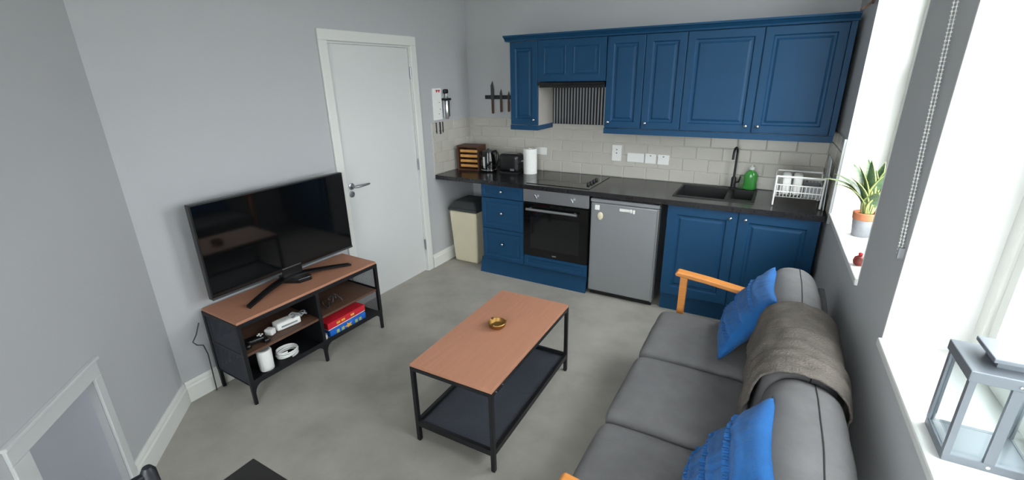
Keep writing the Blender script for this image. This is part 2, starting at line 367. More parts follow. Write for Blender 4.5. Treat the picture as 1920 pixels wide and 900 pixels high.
# ------------------------------------------------------------------ kitchen: base units
def panel_door(w_, h, t=.02, inset=.06, deep=.009):            # routed front: flat frame, groove, raised field; front faces -Y, origin bottom left front
    rings = [(0, .0, t), (0, 0, .003), (.003, 0, 0), (inset, 0, 0), (inset + .008, 0, deep), (inset + .02, 0, deep), (inset + .034, 0, .003)]
    vs = []
    for k, _, d in rings: vs += [(k, d, k), (w_ - k, d, k), (w_ - k, d, h - k), (k, d, h - k)]
    fs = [(3, 2, 1, 0)]
    for i in range(len(rings) - 1):
        fs += [(i * 4 + j, i * 4 + (j + 1) % 4, (i + 1) * 4 + (j + 1) % 4, (i + 1) * 4 + j) for j in range(4)]
    fs.append(tuple(range(len(vs) - 4, len(vs)))); return MB().add(vs, fs)
def slab(w_, h, t=.02): return panel_door(w_, h, t, min(.03, h / 4), .005)
def knob(parent, x, z):
    m = MB(); m.lathe([(.0, .027), (.008, .026), (.012, .021), (.011, .016), (.006, .012), (.005, 0), (.008, 0)][::-1], 14)
    return m.build('knob', 'chrome', parent, smooth=50, loc=(x, 0, z), rot=(R(90), 0, 0))
BF = -.60                                     # front plane of the base units
dx0, dx1, ox1 = .423, .855, 1.449
u = thing('drawer_unit', 'blue three-drawer kitchen base unit between the bin and the oven', 'cabinet', (dx0, BF, 0))
box('body', 'blue_paint', 0, dx1 - dx0, .0205, .575, .14, .855, u)
for z0, z1 in ((.738, .853), (.452, .733), (.152, .447)):
    d = slab(dx1 - dx0 - .006, z1 - z0).build('drawer', 'blue_paint', u, loc=(.003, 0, z0)); knob(d, (dx1 - dx0) / 2, (z1 - z0) * .55)
u = thing('plinth', 'blue plinth board leaning out below the drawers and oven', 'plinth', (0, BF, 0))
MB().prism([(0.0, 0), (.016, 0), (.056, .138), (.040, .138)], .385, 1.44, 'x').build('board', 'blue_paint', u)
ov = thing('oven', 'built-in black glass oven with a steel control panel and two knobs', 'oven', (dx1, BF, 0)); W_ = ox1 - dx1
box('body', 'black_metal', .004, W_ - .004, .022, .56, .14, .853, ov)
box('control_panel', 'steel', .003, W_ - .003, -.004, .022, .745, .853, ov, bevel=.003)
for x in (.13, .455):
    m = MB(); m.lathe([(.02, 0), (.02, .012), (.017, .02), (0, .02)], 18); k = m.build('knob', 'steel', ov, smooth=40, loc=(x, -.004, .80), rot=(R(90), 0, 0))
    MB().box(-.004, .004, -.02, .02, .019, .027).build('grip', 'chrome', k, rot=(0, 0, R(35)))
dr = box('oven_door', 'black_glass', .003, W_ - .003, -.006, .02, .262, .735, ov, bevel=.004)
box('window', 'oven_window', .07, W_ - .075, -.008, -.0058, .33, .62, dr)
m = MB(); m.tube([(.05, -.045, .69), (W_ - .085, -.045, .69)], .011, 10); m.box(.07, .085, -.045, -.006, .682, .698); m.box(W_ - .12, W_ - .105, -.045, -.006, .682, .698); m.build('handle', 'steel', dr, smooth=40)
box('badge', 'chrome', W_ / 2 - .018, W_ / 2 + .018, -.008, -.006, .282, .292, dr)
slab(W_ - .006, .105).build('lower_panel', 'blue_paint', ov, loc=(.003, 0, .15))
fx0, fx1 = 1.458, 1.992; FZ = .835
fg = thing('fridge', 'silver grey undercounter fridge between the oven and the sink cupboard', 'fridge', (fx0, -.59, 0)); W_ = fx1 - fx0
box('body', 'fridge_grey', 0, W_, .045, .56, .03, FZ - .006, fg, bevel=.006)
box('door', 'fridge_grey', .002, W_ - .002, -.005, .042, .045, FZ - .03, fg, bevel=.012, seg=3)
box('top_trim', 'grey_plastic', 0, W_, -.008, .05, FZ - .028, FZ, fg, bevel=.006)
box('side_trim', 'steel', W_ - .014, W_ + .001, -.009, .02, .045, FZ - .03, fg, bevel=.004)
box('kickboard', 'black_plastic', .01, W_ - .01, .03, .06, .002, .044, fg)
box('nameplate', 'white_plastic', .235, .335, -.008, -.004, .755, .778, fg, bevel=.003)
for x, z, lab in ((.325, .755, 'small white clip magnet touching the fridge nameplate'), (.347, .752, 'small white clip magnet, outermost beside the fridge nameplate')): tag(MB().soft((x + fx0, -.5985 - .0035, z + .012), (.017, .006, .03), .003, 4).build('fridge_magnet', 'white_plastic', smooth=60), lab, 'magnet', 'clip magnets on the fridge')
tag(box('fridge_magnet', 'paper_white', fx0 + .04, fx0 + .075, -.602, -.5955, .748, .786), 'small white square magnet at the top left of the fridge door', 'magnet')
m = MB(); m.lathe([(.027, 0), (.027, .006), (.022, .008), (0, .008)], 20, sx=.8, sy=1.15)
tag(m.build('fridge_magnet', 'cream_plastic', smooth=40, loc=(fx0 + .085, -.5955, .70), rot=(R(90), 0, 0)), 'round cream magnet on the fridge door, under the square one', 'magnet')
sx0, sxm, sx1 = 2.046, 2.514, 2.985
u = thing('sink_cupboard', 'blue double-door base cupboard under the black sink, behind the sofa', 'cabinet', (sx0, BF, 0))
box('body', 'blue_paint', 0, sx1 - sx0, .0205, .575, .14, .66, u)
m = MB(); m.box(0, .018, .0205, .575, .66, .853); m.box(sx1 - sx0 - .018, sx1 - sx0, .0205, .575, .66, .853); m.box(.018, sx1 - sx0 - .018, .0205, .04, .66, .853); m.build('carcass_rim', 'blue_paint', u)
for a, b, kx in ((0, sxm - sx0, .42), (sxm - sx0, sx1 - sx0, .045)):
    d = panel_door(b - a - .005, .70, inset=.065).build('door', 'blue_paint', u, loc=(a + .0025, 0, .152)); knob(d, kx, .655)
box('plinth', 'blue_paint', 0, sx1 - sx0, .05, .068, 0, .14, u)
# worktop with openings for the sink bowls
SB = [(2.065, 2.40, -.46, -.10), (2.432, 2.574, -.42, -.10)]
xs = sorted({LX + .008, 2.995} | {q[0] for q in SB} | {q[1] for q in SB}); ys = sorted({-.62, -.008} | {q[2] for q in SB} | {q[3] for q in SB})
m = MB()
def hole(x, y): return any(a < x < b and c < y < d for a, b, c, d in SB)
for i in range(len(xs) - 1):
    for j in range(len(ys) - 1):
        if not hole((xs[i] + xs[i + 1]) / 2, (ys[j] + ys[j + 1]) / 2): m.box(xs[i], xs[i + 1], ys[j], ys[j + 1], .855, .893)
tag(m.build('worktop', 'worktop_black'), 'long black kitchen worktop running over all the base units', 'worktop')
sk = thing('sink', 'black one and a half bowl sink let into the worktop', 'sink', (0, 0, 0))
for a, b, c, d in SB:
    t = .004; zb = .72 if b - a > .2 else .78; m = MB()
    a2, b2, c2, d2 = a + .001, b - .001, c + .001, d - .001
    m.box(a2, b2, c2, d2, zb, zb + t); m.box(a2, a2 + t, c2, d2, zb, .893); m.box(b2 - t, b2, c2, d2, zb, .893); m.box(a2, b2, c2, c2 + t, zb, .893); m.box(a2, b2, d2 - t, d2, zb, .893)
    bo = m.build('bowl', 'matt_black', sk)
    MB().lathe([(.035, 0), (.035, .003), (.028, .004), (0, .002)], 18, ((a + b) / 2, (c + d) / 2, zb + t)).build('drain', 'steel', bo, smooth=40)
m = MB()
X0, X1, Y0, Y1 = 2.05, 2.592, -.49, -.06
xs = sorted({X0, X1} | {q[0] for q in SB} | {q[1] for q in SB}); ys = sorted({Y0, Y1} | {q[2] for q in SB} | {q[3] for q in SB})
for i in range(len(xs) - 1):
    for j in range(len(ys) - 1):
        if not hole((xs[i] + xs[i + 1]) / 2, (ys[j] + ys[j + 1]) / 2): m.box(xs[i], xs[i + 1], ys[j], ys[j + 1], .893, .898)
m.build('rim', 'matt_black', sk)
tp = thing('tap', 'tall black swan-neck kitchen tap behind the sink bowls', 'tap', (2.418, -.085, .898))
MB().lathe([(.024, 0), (.024, .008), (.017, .012), (.017, .085), (.009, .095)], 18).build('base', 'matt_black', tp, smooth=40)
tx, ty = -.22, -.975; R_ = .042
pts = [(0, 0, .09), (0, 0, .27)] + [(tx * R_ * (1 - math.cos(t)), ty * R_ * (1 - math.cos(t)), .27 + R_ * 1.15 * math.sin(t)) for t in [math.pi * k / 12 for k in range(1, 13)]] + [(tx * 2 * R_, ty * 2 * R_, .235)]
MB().tube(pts, .0085, 10).build('spout', 'matt_black', tp, smooth=60)
MB().tube([(.015, 0, .05), (.036, -.005, .058), (.044, -.008, .10)], [.007, .007, .005], 8).build('lever', 'matt_black', tp, smooth=60)
hb = thing('hob', 'flat black glass hob let into the worktop above the oven', 'hob', (0, 0, .8935))
box('glass', 'black_glass', .868, 1.432, -.565, -.065, 0, .0035, hb, bevel=.001)
for y in (-.43, -.365, -.30, -.235):
    MB().lathe([(.015, 0), (.015, .006), (.011, .018), (0, .019)], 16).build('knob', 'matt_black', hb, smooth=40, loc=(1.372, y, .0035))

# bin
bn = thing('kitchen_bin', 'cream plastic kitchen bin with a dark grey lid under the worktop end', 'bin', (.135, -.345, 0))
m = MB()
def frustum(m, a, b, ha, hb_, z0, z1):
    vs = [(sx * a, sy * b, z0) for sx, sy in ((-1, -1), (1, -1), (1, 1), (-1, 1))] + [(sx * ha, sy * hb_, z1) for sx, sy in ((-1, -1), (1, -1), (1, 1), (-1, 1))]
    return m.add(vs, [(3, 2, 1, 0), (4, 5, 6, 7)] + [(i, (i + 1) % 4, 4 + (i + 1) % 4, 4 + i) for i in range(4)])
frustum(m, .135, .14, .16, .165, 0, .53).build('body', 'cream_plastic', bn, bevel=.02, seg=3)
m = MB(); frustum(m, .168, .173, .166, .171, .531, .56); frustum(m, .166, .171, .115, .12, .56, .625); m.build('lid', 'dark_grey_plastic', bn, bevel=.012, seg=3)

# ------------------------------------------------------------------ kitchen: wall units
UF = -.32; UZ0, UZ1 = 1.345, 2.02
U = [.5855, .8525, 1.4407, 1.7308, 2.0195, 2.4936, 2.945]
def wall_unit(name, label, x0, x1, z0, doors, knobs, side='blue_paint'):
    t = thing(name, label, 'cabinet', (x0, UF, 0))
    box('body', side, .0, x1 - x0, .0205, .31, z0, UZ1, t)
    for (a, b), kx in zip(doors, knobs):
        d = panel_door(b - a - .005, UZ1 - z0 - .006, inset=.05).build('door', 'blue_paint', t, loc=(a - x0 + .0025, 0, z0 + .003))
        if kx is not None: knob(d, kx, .045)
    return t
wall_unit('wall_cupboard', 'narrow blue wall cupboard left of the cooker hood, with one door', U[0], U[1], UZ0, [(U[0], U[1])], [.232], 'grey_melamine')
wall_unit('wall_cupboard', 'blue two-door wall cupboard with narrow doors right of the cooker hood', U[2], U[4], UZ0, [(U[2], U[3]), (U[3], U[4])], [.035, .035])
wall_unit('wall_cupboard', 'wide blue two-door wall cupboard nearest the window', U[4], U[6], UZ0, [(U[4], U[5]), (U[5], U[6])], [.435, .035])
# hood unit
HZ0 = 1.70
t = thing('hood_cupboard', 'short blue wall cupboard with two panels above the cooker hood', 'cabinet', (U[1], UF, 0)); hw = U[2] - U[1]
box('body', 'blue_paint', .001, hw - .001, .0205, .31, HZ0, UZ1, t)
dd = MB(); dd.box(0, hw - .006, 0, .02, 0, UZ1 - HZ0 - .006); front = dd.build('door', 'blue_paint', t, loc=(.003, 0, HZ0 + .003))
for a, b in ((.05, .245), (.31, .53)):
    p_ = panel_door(b - a, .215, .006, .006, .005).build('raised_panel', 'blue_paint', front, loc=(a, -.0045, .05))
hd = thing('cooker_hood', 'slim black cooker hood under the short blue cupboard', 'cooker hood', (U[1], UF, 0))
box('body', 'black_plastic', .012, hw - .012, .01, .30, HZ0 - .045, HZ0 - .002, hd, bevel=.003)
box('visor', 'black_glass', .004, hw - .004, -.018, .01, HZ0 - .028, HZ0 - .004, hd, bevel=.003)
# slatted panel behind the hood
sp = thing('slatted_splashback', 'dark vertical slatted panel on the wall under the cooker hood', 'splashback', (U[1], -.0115, 0))
box('backing', 'black_plastic', .004, hw - .004, -.004, 0, 1.335, 1.648, sp)
nsl = 21
me_ = MB().box(-.005, .005, -.010, -.004, 1.338, 1.645).mesh('slat', 'steel')
for i in range(nsl): link('slat', me_, sp, loc=(.018 + i * (hw - .036) / (nsl - 1), 0, 0))
# cornice, pelmets, end panel
cp = [(UF + .02, 0), (UF - .006, 0), (UF - .01, .012), (UF - .03, .03), (UF - .042, .034), (UF - .042, .046), (UF + .02, .046)]
m = MB(); m.prism([(y, UZ1 + .001 + z) for y, z in cp], U[0] - .04, 2.985, 'x'); m.box(U[0] - .04, U[0] - .002, UF + .02, -.005, UZ1 + .001, UZ1 + .047); m.box(U[0], 2.985, UF + .02, -.005, UZ1 + .03, UZ1 + .045)
tag(m.build('cornice', 'blue_paint'), 'dark blue moulded cornice along the tops of the wall cupboards', 'cornice')
pt = thing('pelmet', 'short blue pelmet under the narrow wall cupboard beside the hood', 'pelmet', (0, 0, 0))
m = MB(); m.box(U[0], U[1], UF - .002, UF + .018, UZ0 - .042, UZ0 - .001); m.box(U[1] - .018, U[1], UF + .018, -.012, UZ0 - .042, UZ0 - .001); m.build('board', 'blue_paint', pt)
pt = thing('pelmet', 'long blue pelmet under the four right-hand wall cupboard doors', 'pelmet', (0, 0, 0))
m = MB(); m.box(U[2], 2.975, UF - .002, UF + .018, UZ0 - .042, UZ0 - .001); m.box(U[2], U[2] + .018, UF + .018, -.012, UZ0 - .042, UZ0 - .001); m.build('board', 'blue_paint', pt)
tag(box('end_panel', 'blue_paint', U[6] + .001, 2.978, UF + .004, -.012, UZ0 - .0, UZ1), 'blue filler panel closing the wall cupboards at the window end', 'panel')

# sockets and switches
def socket(x0, x1, z0, z1, label, kind):
    t = thing('wall_socket', label, 'socket', ((x0 + x1) / 2, -.010, (z0 + z1) / 2)); w_, h = (x1 - x0) / 2, (z1 - z0) / 2
    box('plate', 'white_plastic', -w_, w_, -.009, 0, -h, h, t, bevel=.003)
    for x, z in kind:
        box('socket_hole', 'black_plastic', x - .005, x + .005, -.0095, -.0088, z - .004, z + .004, t)
socket(.668, .795, 1.045, 1.112, 'blank white double wall plate behind the paper roll', [])
socket(1.425, 1.51, 1.035, 1.172, 'tall white upright wall plate with two dark holes', [(0, .03), (0, .0)])
socket(1.562, 1.705, 1.035, 1.112, 'wide white wall plate between the upright plate and two square ones', [])
socket(1.715, 1.805, 1.032, 1.114, 'square white wall plate, left one of the pair', [(0, .025)])
socket(1.82, 1.912, 1.030, 1.112, 'square white wall plate, right one of the pair nearest the sink', [(0, .025)])

# ------------------------------------------------------------------ things on the worktop
WT = .8935
cr = thing('wooden_crate', 'dark wooden slatted crate standing in the worktop corner', 'crate', (.082, -.225, WT), R(8))
m = MB(); a, b, h = .115, .085, .235
box('side_panel', 'wood_dark', -a, -a + .014, -b, b, 0, h, cr); box('side_panel', 'wood_dark', a - .014, a, -b, b, 0, h, cr)
box('top', 'wood_dark', -a + .014, a - .014, -b, b, h - .014, h, cr); box('back', 'wood_dark', -a + .014, a - .014, b - .01, b, 0, h - .014, cr); box('base', 'wood_dark', -a + .014, a - .014, -b, b - .01, 0, .014, cr)
for k in range(4): box('slat', 'wood_honey', -a + .03, a - .014, -b + .006, -b + .018, .032 + k * .047, .058 + k * .047, cr, bevel=.003)
kt = thing('kettle', 'glossy black electric kettle between the crate and the toaster', 'kettle', (.302, -.268, WT))
MB().lathe([(.075, 0), (.078, .008), (.078, .02), (.074, .022), (.072, .03), (.075, .05), (.07, .12), (.06, .175), (.058, .185)], 28).build('body', 'black_glass', kt, smooth=35)
MB().lathe([(.058, .186), (.055, .196), (.03, .204), (.01, .206), (.01, .216), (0, .217)], 24).build('lid', 'black_plastic', kt, smooth=35)
MB().tube([(.05, -.0, .19), (.085, -.005, .2), (.108, -.01, .175), (.112, -.01, .12), (.1, -.01, .07), (.078, -.005, .055)], [.011, .012, .012, .012, .011, .01], 10).build('handle', 'black_plastic', kt, smooth=60)
MB().prism([(-.05, .13), (-.095, .185), (-.05, .185)], -.015, .015, 'y').build('spout', 'black_glass', kt, bevel=.004)
box('water_gauge', 'chrome', -.012, .012, -.0795, -.068, .04, .15, kt, bevel=.004)
MB().lathe([(.079, .02), (.0795, .024), (.076, .028)], 28).build('trim_ring', 'chrome', kt, smooth=40)
ts = thing('toaster', 'black two-slot toaster between the kettle and the paper roll', 'toaster', (.530, -.225, WT), R(4))
MB().soft((0, 0, .098), (.20, .15, .17), .03, 8).build('body', 'black_plastic', ts, smooth=50)
box('base', 'matt_black', -.095, .095, -.07, .07, 0, .016, ts, bevel=.003)
for y in (-.028, .028): box('slot', 'steel', -.07, .07, y - .012, y + .012, .182, .1845, ts)
box('lever', 'chrome', .098, .115, -.02, .02, .11, .122, ts, bevel=.003); box('dial_plate', 'steel', .02, .06, -.0765, -.074, .03, .05, ts, bevel=.001)
pr_ = thing('paper_roll', 'white roll of kitchen paper standing right of the toaster', 'paper roll', (.704, -.178, WT))
MB().lathe([(.02, 0), (.063, 0), (.063, .228), (.02, .228), (.02, .0)], 32).build('roll', 'paper_white', pr_, smooth=40)
MB().lathe([(.0195, .001), (.0195, .232), (.017, .232), (.017, .001)], 16).build('core', 'cream_plastic', pr_, smooth=40)
sb = thing('soap_bottle', 'green washing-up liquid bottle beside the tap', 'bottle', (2.532, -.125 + .085, WT + .005))
for o_dx, sc_, h_ in ((0, 1, 1),):
    MB().lathe([(.036, 0), (.044, .006), (.047, .03), (.043, .06), (.047, .09), (.044, .115), (.03, .135), (.014, .145), (.014, .152)], 24, sy=.55).build('body', 'green_soap', sb, smooth=45)
    MB().lathe([(.017, .1525), (.017, .17), (.008, .175), (.006, .188), (0, .189)], 16).build('cap', 'white_plastic', sb, smooth=40)
sb.location.y = -.062; sb.location.z = .898
sp2 = thing('scrub_sponge', 'green scrubbing sponge standing behind the tap', 'sponge', (2.478, -.045, WT)); sp2.location.z = .898
MB().soft((0, 0, .05), (.05, .025, .1), .008, 5).build('foam', 'green_soap', sp2, smooth=50)
MB().soft((0, -.0165, .05), (.05, .008, .1), .003, 4).build('scouring_pad', 'leaf_green', sp2, smooth=50)
# dish rack
dk = thing('dish_rack', 'white wire dish rack on the worktop by the window', 'dish rack', (2.834, -.36, WT)); a, b = .135, .115
m = MB()
for z in (.20, .145, .10): m.tube([(-a, -b, z), (a, -b, z), (a, b, z), (-a, b, z)], .0065 if z > .18 else .0045, 8, True)
m.build('rail', 'white_plastic', dk, smooth=60)
for sx in (-1, 1):
    for sy in (-1, 1): MB().tube([(sx * a, sy * b, 0.006), (sx * a, sy * b, .205)], .006, 8).build('leg', 'white_plastic', dk, smooth=60)
m = MB()
for k in range(13):
    x = -a + .012 + k * (2 * a - .024) / 12; m.tube([(x, -b, .145), (x, -b, .075), (x, -b + .02, .06), (x, b - .02, .06), (x, b, .075), (x, b, .145)], .0028, 6)
for y in (-.08, 0, .08): m.tube([(-a, y, .058), (a, y, .058)], .0028, 6)
m.build('wire_basket', 'white_plastic', dk, smooth=60)
for i, (x, lab) in enumerate(((-.085, 'white square dish standing at the left in the dish rack'), (-.02, 'white square dish standing second from the left in the dish rack'))):
    p_ = thing('dish', lab, 'dish', (2.845 + x, -.37, WT + .068), 0, 'white dishes in the rack')
    MB().soft((0, 0, .07), (.052, .14, .13), .015, 6).build('bowl', 'white_plastic', p_, smooth=50)
tray = thing('plastic_tray', 'grey plastic tray lying in the dish rack', 'tray', (2.912, -.37, WT + .068))
m = MB(); m.box(-.05, .05, -.09, .09, 0, .005); m.box(-.05, -.045, -.09, .09, .005, .07); m.box(.045, .05, -.09, .09, .005, .07); m.box(-.05, .05, -.09, -.085, .005, .07); m.box(-.05, .05, .085, .09, .005, .07); m.build('shell', 'grey_plastic', tray, bevel=.002)
cb = thing('chopping_board', 'thin pale grey chopping board leaning beside the dish rack', 'chopping board', (2.992, -.40, WT), 0)
MB().soft((0, 0, .165), (.006, .19, .33), .003, 6).build('board', 'clear_film', cb, smooth=50, rot=(0, R(-2), 0)).location = (-.004, 0, .001)

# ------------------------------------------------------------------ things on the kitchen walls
kr = thing('knife_rack', 'black magnetic knife strip on the wall left of the cupboards', 'knife rack', (0, -.001, 1.563))
box('strip', 'matt_black', .126, .56, -.016, 0, -.018, .018, kr, bevel=.002)
def knife(x, z0, z1, zb, wb, label):
    t = thing('kitchen_knife', label, 'knife', (x, -.0245, z0), 0, 'knives on the magnetic strip')
    L = z1 - z0; hb_ = zb - z0
    MB().prism([(-wb / 2, hb_), (wb / 2, hb_), (wb / 2, hb_ + (L - hb_) * .55), (wb * .1, L), (-wb / 2, L - .04)], 0.0, .003, 'y').build('blade', 'dark_grey_plastic', t).location = (0, .004, 0)
    MB().soft((0, .004, hb_ / 2), (.024, .014, hb_), .006, 5).build('handle', 'wood_dark', t, smooth=50)
knife(.215, 1.41, 1.71, 1.535, .036, 'large dark kitchen knife hanging point up on the magnetic strip')
knife(.31, 1.425, 1.638, 1.535, .026, 'smaller kitchen knife hanging point up beside the large one')
knife(.395, 1.43, 1.62, 1.535, .024, 'small knife on the magnetic strip, half hidden by the cupboard')
nb = thing('key_board', 'white wall board with a red heart print and three hanging keys', 'key board', (LX, -.50, 1.385))
box('board', 'paper_white', 0, .012, -.075, .045, 0, .275, nb, bevel=.002)
m = MB()
for y in (-.02, .012): m.prism([(y, .235), (y - .014, .255), (y - .008, .264), (y, .258), (y + .008, .264), (y + .014, .255)], .0121, .0135, 'x')
m.build('heart_print', 'red_card', nb)
m = MB()
for y, z in ((.0, .15), (.01, .09), (-.01, .05)): m.box(.0121, .013, y, y + .014, z, z + .005)
m.build('print_line', 'dark_grey_plastic', nb)
for y, l_, lab in ((-.055, .10, 'slim dark key under the white wall board, leftmost of three'), (.0, .11, 'thickest dark key under the white wall board, middle of three'), (.04, .1, 'slim dark key under the white wall board, nearest the kitchen corner')):
    k = thing('key', lab, 'key', (LX + .008, -.50 + y, 1.384), 0, 'keys under the wall board')
    MB().tube([(0, 0, 0), (0, 0, -.02)], .003, 6).build('ring', 'steel', k); MB().soft((0, 0, -.02 - l_ / 2), (.008, .018 if y else .024, l_), .004, 4).build('blade', 'navy_black', k, smooth=50)
op = thing('corkscrew', 'silver winged corkscrew with a black head hanging beside the white board', 'corkscrew', (LX, -.40, 1.385))
MB().lathe([(.014, .0), (.02, .02), (.02, .19), (.014, .2)], 16, (.022, 0, 0)).build('body', 'chrome', op, smooth=40)
MB().soft((.022, 0, .245), (.03, .055, .04), .012, 5).build('head', 'matt_black', op, smooth=50)
MB().lathe([(.009, .2), (.009, .228)], 10, (.022, 0, 0)).build('neck', 'steel', op, smooth=40)
for sy in (-1, 1): MB().tube([(.022, sy * .018, .19), (.022, sy * .04, .16), (.022, sy * .036, .02)], .006, 8).build('wing', 'matt_black' if sy > 0 else 'steel', op, smooth=60)
box('collar', 'matt_black', .0, .044, -.042, .05, .165, .185, op, bevel=.004)
br = thing('curtain_bracket', 'dark curtain pole bracket on the wall above the cupboard end', 'bracket', (3.0, -.58, 2.1))
MB().bar((.0, 0, -.01), (-.045, -.0, -.045), .012, .014).build('arm', 'wood_dark', br); box('plate', 'wood_dark', -.006, .006, -.02, .02, -.02, .09, br, bevel=.002)
MB().tube([(-.04, .02, .05), (-.04, -.12, .05)], .014, 10).build('pole_end', 'wood_dark', br, smooth=40); MB().bar((0, 0, .05), (-.04, 0, .05), .012, .014).build('arm', 'wood_dark', br)

# ------------------------------------------------------------------ coffee table
ct = thing('coffee_table', 'low oblong coffee table with orange-brown wood top and black metal frame', 'table', (1.5145, -2.1169, 0), .0225)
a, b, H = .23, .45, .46
box('tabletop', 'wood_table', -a + .002, a - .002, -b + .002, b - .002, H - .018, H, ct, bevel=.002)
m = MB(); lw = .02
for x in (-a, a - lw): m.box(x, x + lw, -b + lw, b - lw, H - .038, H - .0185)
for y in (-b, b - lw): m.box(-a, a, y, y + lw, H - .038, H - .0185)
m.build('apron_frame', 'black_metal', ct, bevel=.001)
for sx in (-1, 1):
    for sy in (-1, 1):
        x = sx * (a - lw / 2); y = sy * (b - lw / 2); lg = box('leg', 'black_metal', x - lw / 2, x + lw / 2, y - lw / 2, y + lw / 2, .006, H - .0385, ct, bevel=.001)
        box('foot', 'black_plastic', x - .008, x + .008, y - .008, y + .008, 0, .006, lg)
SZ = .095
for x in (-a + .0, a - .018): box('shelf_rail', 'black_metal', x, x + .018, -b + lw, b - lw, SZ, SZ + .03, ct)
for y in (-b, b - .018): box('shelf_rail', 'black_metal', -a + lw, a - lw, y, y + .018, SZ, SZ + .03, ct)
def mesh_sheet(m, x0, x1, y0, y1, pitch, wire, plane):        # perforated sheet: crossing flat wires; plane maps (a, b, t) to a point
    def strip(a0, a1, b0, b1, t):
        vs = [plane(a, b, c) for a in (a0, a1) for b in (b0, b1) for c in (t, t + .0012)]
        m.add(vs, [(0, 1, 3, 2), (4, 6, 7, 5), (0, 4, 5, 1), (2, 3, 7, 6), (0, 2, 6, 4), (1, 5, 7, 3)])
    n1 = int((x1 - x0) / pitch); n2 = int((y1 - y0) / pitch)
    for i in range(n1 + 1): c = x0 + (x1 - x0) * i / n1; strip(c - wire / 2, c + wire / 2, y0, y1, 0)
    for i in range(n2 + 1): c = y0 + (y1 - y0) * i / n2; strip(x0, x1, c - wire / 2, c + wire / 2, .0012)
    return m
sh = mesh_sheet(MB(), -a + .018, a - .018, -b + .018, b - .018, .007, .0045, lambda p, q, t: (p, q, SZ + .006 + t)).build('mesh_shelf', 'mesh_metal', ct); sh['kind'] = 'stuff'
for y in (-b + .04, -b + .1, b - .04, b - .1): MB().lathe([(.004, 0), (.004, .002), (0, .003)], 10).build('screw', 'chrome', ct, loc=(a, y, H - .028), rot=(0, R(90), 0))
bw = thing('brass_dish', 'small round brass dish on the coffee table', 'dish', (1.492, -2.085, H))
MB().lathe([(.0, .0), (.034, 0), (.037, .004), (.046, .014), (.05, .03), (.047, .034), (.043, .03), (.04, .016), (.033, .009), (0, .008)], 32).build('bowl', 'brass', bw, smooth=50)
for k in range(3):
    t_ = 2 * math.pi * k / 3 + .6; MB().soft((.046 * math.cos(t_), .046 * math.sin(t_), .034), (.014, .014, .008), .003, 3).build('rim_notch', 'brass', bw, smooth=50)

# ------------------------------------------------------------------ television bench
TB = thing('tv_bench', 'black metal television bench with mesh sides, wooden top and open shelves', 'tv bench', (-.053, -2.8057, 0), -.0226)
D, Ln, H = .3575, .9963, .53
box('top', 'wood_table', .004, D - .003, .004, Ln - .004, H - .016, H, TB, bevel=.002)
m = MB(); f = .018
for x in (0, D - f): m.box(x, x + f, 0, Ln, H - .040, H - .0165)
for y in (0, Ln - f): m.box(f, D - f, y, y + f, H - .040, H - .0165)
m.build('top_frame', 'black_metal', TB, bevel=.001)
ZB = .125
def leg(x, y, front):
    m = MB(); m.box(x - .011, x + .011, y - .011, y + .011, ZB - .0, H - .041)
    m.prism([(-.011, ZB), (.011, ZB), (.009, 0), (-.007, 0)], y - .009, y + .009, 'y'); 
    m.v = [(vx + x if i >= 8 else vx, vy, vz) for i, (vx, vy, vz) in enumerate(m.v)]
    return m.build('leg', 'black_metal', TB, bevel=.001)
for x in (.011, D - .011):
    for y in (.011, Ln / 2, Ln - .011): leg(x, y, x > .1)
for y in (.011, Ln / 2, Ln - .011):           # curved gussets where the bottom tray meets each front leg
    for sgn in (-1, 1):
        if (y < .1 and sgn < 0) or (y > .9 and sgn > 0): continue
        arc = [(y + sgn * .011, ZB - .05), (y + sgn * .011, ZB)] + [(y + sgn * (.011 + .05), ZB)] + [(y + sgn * (.011 + .05 - .05 * math.sin(t)), ZB - .05 + .05 * math.cos(t)) for t in (.4, .8, 1.2)]
        MB().prism(arc, D - .014, D - .002, 'x').build('gusset', 'black_metal', TB)
m = MB(); m.box(.002, D - .002, .002, Ln - .002, ZB, ZB + .004); m.box(D - .006, D - .001, .022, Ln - .022, ZB, ZB + .03); m.build('bottom_tray', 'black_metal', TB)
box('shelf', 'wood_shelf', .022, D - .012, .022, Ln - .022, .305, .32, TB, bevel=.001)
m = MB(); m.box(.02, D - .008, Ln / 2 - .004, Ln / 2 + .004, ZB + .004, .305); m.box(.02, D - .008, Ln / 2 - .004, Ln / 2 + .004, .32, H - .041); m.build('divider', 'black_metal', TB)
for y in (.006, Ln - .008):
    o = mesh_sheet(MB(), .022, D - .022, ZB + .004, H - .041, .0075, .0024, lambda p, q, t, y=y: (p, y + t, q)).build('mesh_side', 'mesh_metal', TB); o['kind'] = 'stuff'
o = mesh_sheet(MB(), .022, Ln - .022, ZB + .004, H - .041, .0075, .0038, lambda p, q, t: (.006 + t, p, q)).build('mesh_back', 'black_metal', TB); o['kind'] = 'stuff'
box('side_rail', 'black_metal', .022, D - .022, .004, .012, .305, .325, TB); box('side_rail', 'black_metal', .022, D - .022, Ln - .012, Ln - .004, .305, .325, TB)
def on_bench(x, y, z): return TB.matrix_basis @ Vector((x, y, z)) if False else (Matrix.Translation(TB.location) @ Matrix.Rotation(-.0226, 4, 'Z')) @ Vector((x, y, z))
ZM, ZL = .3205, ZB + .0045
